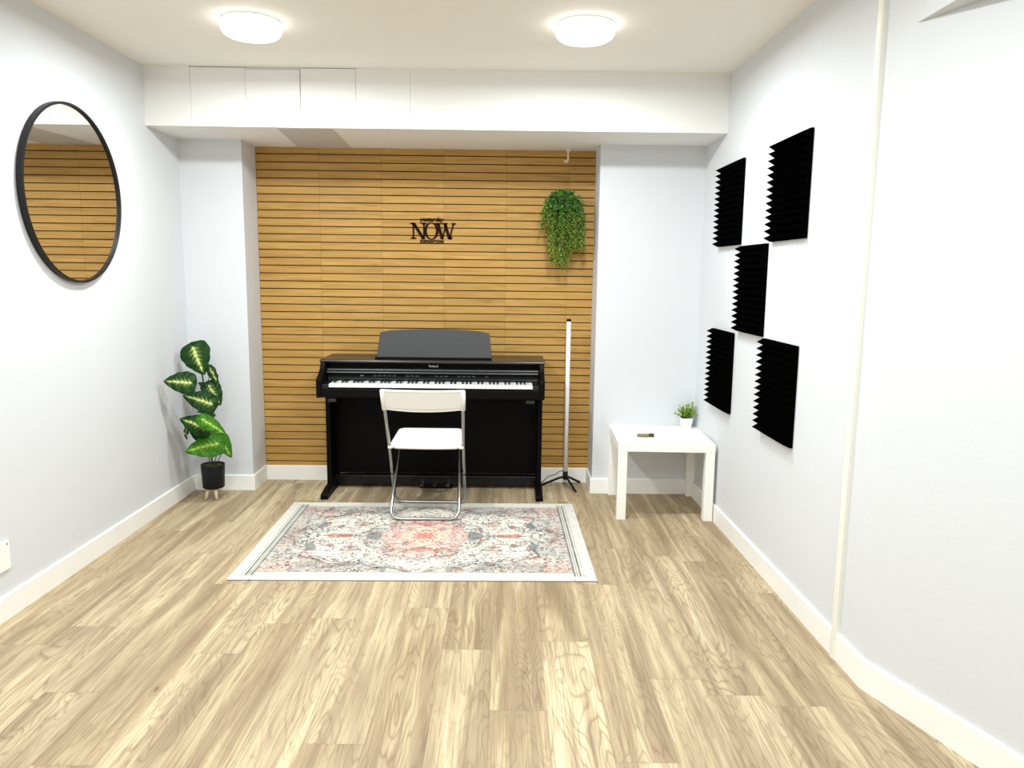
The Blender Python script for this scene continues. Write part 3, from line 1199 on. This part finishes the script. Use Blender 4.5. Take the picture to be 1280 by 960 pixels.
# brown wooden piece on the table
wt = thing("wooden_figure", "small brown carved wooden piece lying on the white side table", "wooden ornament", (0.833, 4.425, 0.4505), -0.03)
bm = bmesh.new()
outl = [(-.050, -.010), (-.036, -.013), (-.032, -.019), (-.012, -.016), (.004, -.019), (.012, -.014), (.018, -.011), (.018, .012), (.004, .017), (-.020, .013), (-.050, .010)]
prism(bm, outl, 2, 0.0, 0.016, 0.0035, 2)
link("body", bm, M['brown'], wt, True)
bm = bmesh.new()
prism(bm, [(.017, -.010), (.030, -.013), (.047, -.012), (.050, -.004), (.049, .009), (.038, .013), (.017, .012)], 2, 0.0, 0.019, 0.0035, 2)
link("head", bm, M['darkbrown'], wt, True)
bm = bmesh.new()
box(bm, .010, .016, -.013, .013, 0.006, 0.0205, 0.002)
link("band", bm, plain("pale_band", lin(190, 178, 140), 0.6), wt)

# ------------------------------------------------------------------ floor lamp
fl = thing("floor_lamp", "slim white tube floor lamp on a black tripod beside the piano", "floor lamp", (0.404, 4.925, 0))
bm = bmesh.new()
lathe(bm, [(0.0145, 0.100), (0.0145, 1.098)], 20)
link("light_tube", bm, M['lampwhite'], fl, True)
bm = bmesh.new()
lathe(bm, [(0.0155, 1.096), (0.0155, 1.110), (0.013, 1.112)], 20)
link("end_cap", bm, M['blackmetal'], fl)
bm = bmesh.new()
lathe(bm, [(0.012, 0.048), (0.0165, 0.052), (0.0165, 0.104), (0.0150, 0.106)], 20)
link("hub", bm, M['blackmetal'], fl)
for fx, fy in ((0.247 - .404, 4.942 - 4.925), (0.510 - .404, 5.020 - 4.925), (0.463 - .404, 4.785 - 4.925)):
    d = Vector((fx, fy, 0))
    bm = bmesh.new()
    pts = fillet([Vector((0, 0, 0.070)), Vector((fx * .25, fy * .25, 0.058)), Vector((fx * .96, fy * .96, 0.0075)), Vector((fx, fy, 0.0075))], .03, 4)
    tube(bm, pts, 0.0075, 10)
    link("leg", bm, M['blackmetal'], fl, True)
bm = bmesh.new()
pts = [(-0.012, 0.012, 0.104), (-0.035, 0.03, 0.098), (-0.06, 0.045, 0.072), (-0.085, 0.055, 0.060), (-0.115, 0.062, 0.050), (-0.135, 0.067, 0.022), (-0.16, 0.07, 0.004), (-0.24, 0.075, 0.004)]
tube(bm, fillet(pts, .03, 4), 0.0026, 8)
link("power_cable", bm, M['cable'], fl, True)

# ------------------------------------------------------------------ wall sign
sg = thing("word_sign", "dark cut-out lettering sign fixed to the wooden slat wall", "wall sign", (-0.478, YW - 0.0095, 1.664))
DEP = 0.006


def strokes(polys, name):
    bm = bmesh.new()
    for p in polys:
        prism(bm, p, 1, -DEP, 0.0)
    return link(name, bm, M['signblack'], sg)


h0, h1 = -0.052, 0.050       # NOW baseline and cap height
def bar(x0, z0, x1, z1, w):
    return [(x0 - w / 2, z0), (x0 + w / 2, z0), (x1 + w / 2, z1), (x1 - w / 2, z1)]
def serif(xc, z, w, up):
    s = 1 if up else -1
    return [(xc - w / 2, z), (xc - w / 2, z - s * .004), (xc - w * .15, z - s * .010), (xc + w * .15, z - s * .010), (xc + w / 2, z - s * .004), (xc + w / 2, z)]
Np = [bar(-.128, h0, -.128, h1, .009), bar(-.128, h1, -.062, h0 - .002, .022), bar(-.060, h0, -.060, h1, .009),
      serif(-.128, h0, .040, False), serif(-.134, h1, .034, True), serif(-.060, h1, .040, True)]
strokes(Np, "letter_n")
ring = []
bm = bmesh.new()
n = 40
oc = -0.012
Ov, Iv = [], []
for s_ in (0, 1):
    Ov.append([bm.verts.new((oc + .046 * math.cos(2 * PI * k / n), -DEP * s_, -.001 + .055 * math.sin(2 * PI * k / n))) for k in range(n)])
    Iv.append([bm.verts.new((oc + .030 * math.cos(2 * PI * k / n), -DEP * s_, -.001 + .049 * math.sin(2 * PI * k / n))) for k in range(n)])
for k in range(n):
    q = (k + 1) % n
    bm.faces.new([Ov[1][k], Ov[1][q], Iv[1][q], Iv[1][k]])
    bm.faces.new([Ov[0][k], Iv[0][k], Iv[0][q], Ov[0][q]])
    bm.faces.new([Ov[0][k], Ov[0][q], Ov[1][q], Ov[1][k]])
    bm.faces.new([Iv[0][k], Iv[1][k], Iv[1][q], Iv[0][q]])
link("letter_o", bm, M['signblack'], sg)
Wp = [bar(.030, h1, .058, h0, .019), bar(.058, h0, .082, h1 - .015, .009), bar(.075, h1, .105, h0, .019), bar(.105, h0, .132, h1, .009),
      serif(.032, h1, .042, True), serif(.076, h1, .040, True), serif(.132, h1, .034, True)]
strokes(Wp, "letter_w")
bm = bmesh.new()
A = [(.113 + .010 * math.cos(2 * PI * k / 20), h0 + .008 + .010 * math.sin(2 * PI * k / 20)) for k in range(20)]
prism(bm, A, 1, -DEP, 0)
link("full_stop", bm, M['signblack'], sg)
for word, zz, nm in (("yesterday", 0.060, "word_yesterday"), ("tomorrow", -0.077, "word_tomorrow")):
    me = text_mesh(word, 0.040, DEP / 2, 0.15, 0.0007, 0.97)
    w_ = max(v.co.x for v in me.vertices) - min(v.co.x for v in me.vertices)
    me.transform(Matrix.Diagonal((0.158 / w_, 1, 1, 1)))
    link_me(nm, me, M['signblack'], sg, False, (-0.010, -DEP / 2, zz))

# ------------------------------------------------------------------ hanging plant
hk = thing("ceiling_hook", "small cream hook fixed under the beam above the hanging plant", "hook", (0.380, 4.965, ZB))
bm = bmesh.new()
lathe(bm, [(0.017, 0.0), (0.017, -0.005), (0.009, -0.018)], 16)
link("base", bm, M['hook'], hk, True)
bm = bmesh.new()
pts = [(0, 0, -0.008), (0, 0, -0.045), (-.001, 0, -0.070), (-.008, 0, -0.082), (-.018, 0, -0.080), (-.021, 0, -.068)]
tube(bm, fillet(pts, .012, 3), 0.0068, 12)
link("shank", bm, M['hook'], hk, True)

hp = thing("hanging_plant", "trailing green hanging plant in front of the wooden slat wall", "hanging plant", (0.352, 4.925, 1.39))
rr = random.Random(21)
bm = bmesh.new()
top = Vector((0.380 - .352 - .006, 4.965 - 4.925, ZB - .078 - 1.39))
for q in ((-0.05, 0.0), (0.06, 0.01), (0.0, -0.03)):
    tube(bm, [top, Vector((q[0], q[1], 0.475))], 0.0011, 5)
link("string", bm, M['string'], hp)
crown, trail, vines = [], [], bmesh.new()


def bottom(x):
    # lowest leaf as a function of x offset
    pts = [(-.14, .33), (-.115, .30), (-.095, .18), (-.075, .08), (-.03, .015), (.02, .02), (.05, .09), (.09, .16), (.135, .12), (.15, .30)]
    for (a, b), (c, d) in zip(pts, pts[1:]):
        if a <= x <= c:
            return b + (d - b) * (x - a) / (c - a)
    return .33


for k in range(620):       # crown
    a, e = rr.uniform(0, 2 * PI), rr.uniform(-.5, 1.5)
    R_ = rr.uniform(.6, 1.0)
    p = Vector((math.cos(a) * math.cos(e) * .125 * R_, math.sin(a) * math.cos(e) * .085 * R_, .425 + math.sin(e) * .105 * R_))
    d = Vector((p.x * 4, p.y * 4, rr.uniform(-.9, .6))) + Vector((rr.uniform(-.5, .5), rr.uniform(-.5, .5), 0))
    g = rr.random() ** 1.3
    crown.append((p, d, Vector((p.x * 4, -1, .8)), rr.uniform(.018, .030), rr.uniform(.010, .016), lin(20 + 54 * g, 60 + 62 * g, 10 + 16 * g)))
for k in range(105):       # trailing strands
    x = rr.uniform(-.105, .135)
    yy = rr.uniform(-.075, .06)
    zb = bottom(x) + rr.uniform(0, .10)
    x0 = x * .75
    zt = rr.uniform(.40, .50)
    pts = []
    npt = 10
    for q in range(npt):
        f = q / (npt - 1)
        out = min(1, f * 4)
        pts.append(Vector((x0 + (x - x0) * out + .006 * math.sin(9 * f + k), yy * (.6 + .4 * out) - .012 * math.sin(PI * min(1, f * 2)), zt + (zb - zt) * f)))
    tube(vines, pts, 0.0010, 4, False)
    nl = int((zt - zb) / .011)
    for q in range(nl):
        f = q / max(1, nl - 1)
        i_ = min(npt - 2, int(f * (npt - 1)))
        p = pts[i_].lerp(pts[i_ + 1], f * (npt - 1) - i_)
        an = rr.uniform(0, 2 * PI)
        d = Vector((math.cos(an), math.sin(an) * .8, rr.uniform(-1.1, -.1)))
        g = min(1, max(0, .25 + .5 * f + rr.uniform(-.3, .3)))
        c = lin(44 + 82 * g, 82 + 54 * g, 12 + 16 * g)
        trail.append((p, d, Vector((d.x * .3, -1, .5)), rr.uniform(.012, .020), rr.uniform(.006, .010), c))
for k in range(9):         # loose sprays on the left
    x1, z1 = rr.uniform(-.140, -.105), rr.uniform(.27, .40)
    a, b = Vector((-.06, rr.uniform(-.05, .03), .46)), Vector((x1, rr.uniform(-.05, .03), z1))
    mid = (a + b) / 2 + Vector((-.02, 0, .035))
    pts = [(1 - f) ** 2 * a + 2 * f * (1 - f) * mid + f * f * b for f in [i / 8 for i in range(9)]]
    tube(vines, pts, 0.0010, 4, False)
    for q in range(18):
        f = .3 + .7 * q / 17
        p = (1 - f) ** 2 * a + 2 * f * (1 - f) * mid + f * f * b
        d = Vector((rr.uniform(-1, .6), rr.uniform(-1, 1), rr.uniform(-.8, .5)))
        g = rr.random()
        trail.append((p, d, Vector((0, -1, .6)), rr.uniform(.012, .018), rr.uniform(.006, .009), lin(45 + 70 * g, 85 + 65 * g, 16 + 22 * g)))
link("vines", vines, M['stem'], hp)
leaflets("crown_foliage", crown, M['leaf2'], hp)
o = leaflets("trailing_foliage", trail, M['leaf2'], hp)
o["label"] = "yellow-green trailing leaves"

# ------------------------------------------------------------------ corner plant
cpn = thing("corner_plant", "tall variegated leafy plant in a black pot with wooden legs, left corner", "potted plant", (-1.797, 4.60, 0))
bm = bmesh.new()
lathe(bm, [(0.058, 0.066), (0.064, 0.070), (0.070, 0.205), (0.071, 0.214), (0.066, 0.215), (0.063, 0.200)], 36, cap1=False)
link("pot", bm, M['pot'], cpn, True)
bm = bmesh.new()
n = 24
c0 = bm.verts.new((0, 0, 0.214))
r1 = [bm.verts.new((.036 * math.cos(2 * PI * k / n), .036 * math.sin(2 * PI * k / n), .211 + rr.uniform(-.003, .003))) for k in range(n)]
r2 = [bm.verts.new((.0655 * math.cos(2 * PI * k / n), .0655 * math.sin(2 * PI * k / n), .203)) for k in range(n)]
for k in range(n):
    q = (k + 1) % n
    bm.faces.new([c0, r1[k], r1[q]])
    bm.faces.new([r1[k], r2[k], r2[q], r1[q]])
link("moss", bm, M['moss'], cpn, True)
for ang in (-125, -55, 90):
    a = math.radians(ang)
    bm = bmesh.new()
    tube(bm, [(.036 * math.cos(a), .036 * math.sin(a), .070), (.060 * math.cos(a), .060 * math.sin(a), .0005)], 0.0125, 14, True, 0.0085)
    link("leg", bm, M['legwood'], cpn, True)


def W2(px, py, dy=0.0):
    """zoomed-reading units of the plant -> plant coordinates (metres)"""
    X, Z = -1.797 + (200 + px / 4.367 - 267.5) / 206.0, 0.224 + (578 - (420 + py / 4.367)) / 202.0
    k = 1 + dy / 4.6
    return Vector((X * k + 1.797, dy, 1.3962 + (Z - 1.3962) * k))


def big_leaf(base, tip, width, normal, bright, droop=0.25, fold=0.25, notch=True):
    base, tip, nn = Vector(base), Vector(tip), Vector(normal)
    d = tip - base
    L = d.length
    d.normalize()
    sd = d.cross(nn).normalized()
    nn = sd.cross(d).normalized()
    nu, nv = 30, 24
    vs, fs, cs = [], [], []
    dk, md, lt = (lin(8, 36, 10), lin(22, 66, 16), lin(205, 215, 130)) if not bright else (lin(24, 72, 8), lin(60, 118, 16), lin(170, 200, 90))
    for i in range(nu + 1):
        u = i / nu
        # heart outline: broad near the base, tapering to a point
        hw = width * .5 * (math.sin(PI * min(1, u ** .52)) ** .72 if 0 < u < 1 else 0) * (1 + .03 * math.sin(u * 25))
        for j in range(nv + 1):
            v = -1 + 2 * j / nv
            a = abs(v)
            back = -0.16 * L * (a ** 1.5) * max(0, 1 - u * 2.2) * (1 if notch else 0)
            p = base + d * (u * L + back) + sd * v * hw
            p += nn * (fold * a * hw * .6 - droop * L * (u - .25) ** 2 - .25 * a * a * hw * .8 + .004 * math.sin(u * 22 + a * 3))
            vs.append(tuple(p))
            # pale midrib with feathered side veins
            vein = abs(((u * 7.5 - a * 2.1) % 1) - .5) * 2
            mid = math.exp(-(a / .09) ** 2)
            feather = max(0, 1 - a / (.55 * (1 - .35 * u))) ** 1.4 * (max(0, 1 - vein * 1.55)) * (1 if .08 < u < .9 else .2)
            f = min(1, mid * .85 * (1 if u < .85 else .3) + feather * .95)
            edge = min(1, a ** 2 * .5 + .3 * vein)
            c = [md[k] * (1 - edge) + dk[k] * edge for k in range(3)]
            cs.append(tuple(c[k] * (1 - f) + lt[k] * f for k in range(3)))
    for i in range(nu):
        for j in range(nv):
            q = i * (nv + 1) + j
            fs.append((q, q + 1, q + nv + 2, q + nv + 1))
    me = bpy.data.meshes.new("leaf")
    me.from_pydata(vs, [], fs)
    set_cols(me, lambda i, v: cs[i])
    o = link_me("leaf", me, M['leaf'], cpn, True)
    sol = o.modifiers.new("thick", 'SOLIDIFY')
    sol.thickness = 0.0012
    if bright:
        o["label"] = "bright green leaf"
    return o


F_ = (0, -.85, .45)
SC = 1 / 206.0 / 4.367
leaves = [
    # base, tip, width, normal, bright
    ((214, 58, -.03), (262, 203, -.10), 158, (.05, -.9, .35), False),
    ((300, 170, .02), (352, 272, .02), 60, (.75, -.5, .3), False),
    ((204, 256, -.25), (46, 243, -.30), 118, (-.05, -.9, .35), False),
    ((312, 372, -.10), (152, 318, -.16), 118, (.05, -.85, .5), False),
    ((290, 262, .0), (352, 372, -.02), 104, (.3, -.85, .35), False),
    ((318, 300, .05), (240, 250, .02), 60, (0, -.8, .6), False),
    ((310, 425, .02), (226, 402, -.02), 42, (0, -.5, .9), False),
    ((276, 505, -.15), (132, 448, -.22), 120, (.05, -.85, .5), False),
    ((240, 448, -.24), (375, 530, -.24), 80, (-.1, -.75, .65), True),
    ((168, 468, -.14), (143, 562, -.19), 52, (-.55, -.75, .25), False),
    ((250, 545, .0), (180, 520, -.04), 80, (0, -.8, .5), False),
    ((338, 585, -.15), (146, 622, -.24), 138, (.05, -.80, .55), True),
    ((332, 538, -.05), (398, 658, -.09), 84, (.25, -.85, .4), True),
]
for b, tp_, w, nn, br in leaves:
    big_leaf(W2(*b), W2(*tp_), w * SC, nn, br)
bm = bmesh.new()
def stem(pts, r=0.0042):
    v = [W2(*p) for p in pts]
    out = []
    for i in range(len(v) - 1):
        a = v[max(i - 1, 0)]
        b, c = v[i], v[i + 1]
        d = v[min(i + 2, len(v) - 1)]
        for q in range(5):
            tt = q / 5
            out.append(0.5 * ((2 * b) + (-a + c) * tt + (2 * a - 5 * b + 4 * c - d) * tt ** 2 + (-a + 3 * b - 3 * c + d) * tt ** 3))
    out.append(v[-1])
    tube(bm, out, r, 8)
stem([(290, 705, 0), (292, 600, 0), (300, 480, 0), (300, 400, 0), (270, 300, 0), (255, 190, .01), (216, 64, -.02)], .0050)
stem([(290, 560, 0), (240, 400, -.02), (204, 256, -.25)], .0028)
stem([(298, 470, 0), (312, 372, -.10)], .0028)
stem([(300, 400, 0), (315, 300, 0), (290, 262, .0)], .0026)
stem([(275, 320, 0), (300, 200, .02), (300, 170, .02)], .0024)
stem([(292, 640, 0), (280, 560, -.03), (276, 505, -.15)], .0028)
stem([(280, 705, 0), (262, 560, -.08), (240, 448, -.24)], .0028)
stem([(275, 560, 0), (200, 480, -.08), (168, 468, -.14)], .0022)
stem([(300, 705, 0), (318, 650, -.04), (338, 585, -.15)], .0028)
stem([(310, 705, 0), (335, 660, -.02), (352, 615, -.03), (332, 538, -.05)], .0028)
link("stem", bm, M['stem'], cpn, True)

# ------------------------------------------------------------------ camera
f_px, pitch_, yaw, roll = 954.9675, 0.1435, 0.0087, 0.0121
F = Vector((math.sin(yaw) * math.cos(pitch_), math.cos(yaw) * math.cos(pitch_), -math.sin(pitch_)))
Rv = Vector((math.cos(yaw), -math.sin(yaw), 0))
U = Rv.cross(F)
R2 = Rv * math.cos(roll) + U * math.sin(roll)
U2 = -Rv * math.sin(roll) + U * math.cos(roll)
cd = bpy.data.cameras.new("camera")
cd.sensor_fit = 'HORIZONTAL'
cd.sensor_width = 36.0
cd.lens = f_px / 1280 * 36.0
cd.clip_start = 0.02
co = bpy.data.objects.new("camera", cd)
COL.objects.link(co)
co.matrix_world = Matrix(((R2.x, U2.x, -F.x, 0), (R2.y, U2.y, -F.y, 0), (R2.z, U2.z, -F.z, 1.3962), (0, 0, 0, 1)))
scene.camera = co

w = bpy.data.worlds.new("world")
w.use_nodes = True
w.node_tree.nodes["Background"].inputs[0].default_value = (0.8, 0.85, 0.9, 1)
w.node_tree.nodes["Background"].inputs[1].default_value = 0.05
scene.world = w

vs_ = scene.view_settings
vs_.view_transform = 'Standard'
vs_.look = 'None'
vs_.exposure = 0.0
vs_.gamma = 1.0
vs_.use_curve_mapping = False
scene.cycles.use_denoising = True
scene.cycles.max_bounces = 10
scene.cycles.diffuse_bounces = 7
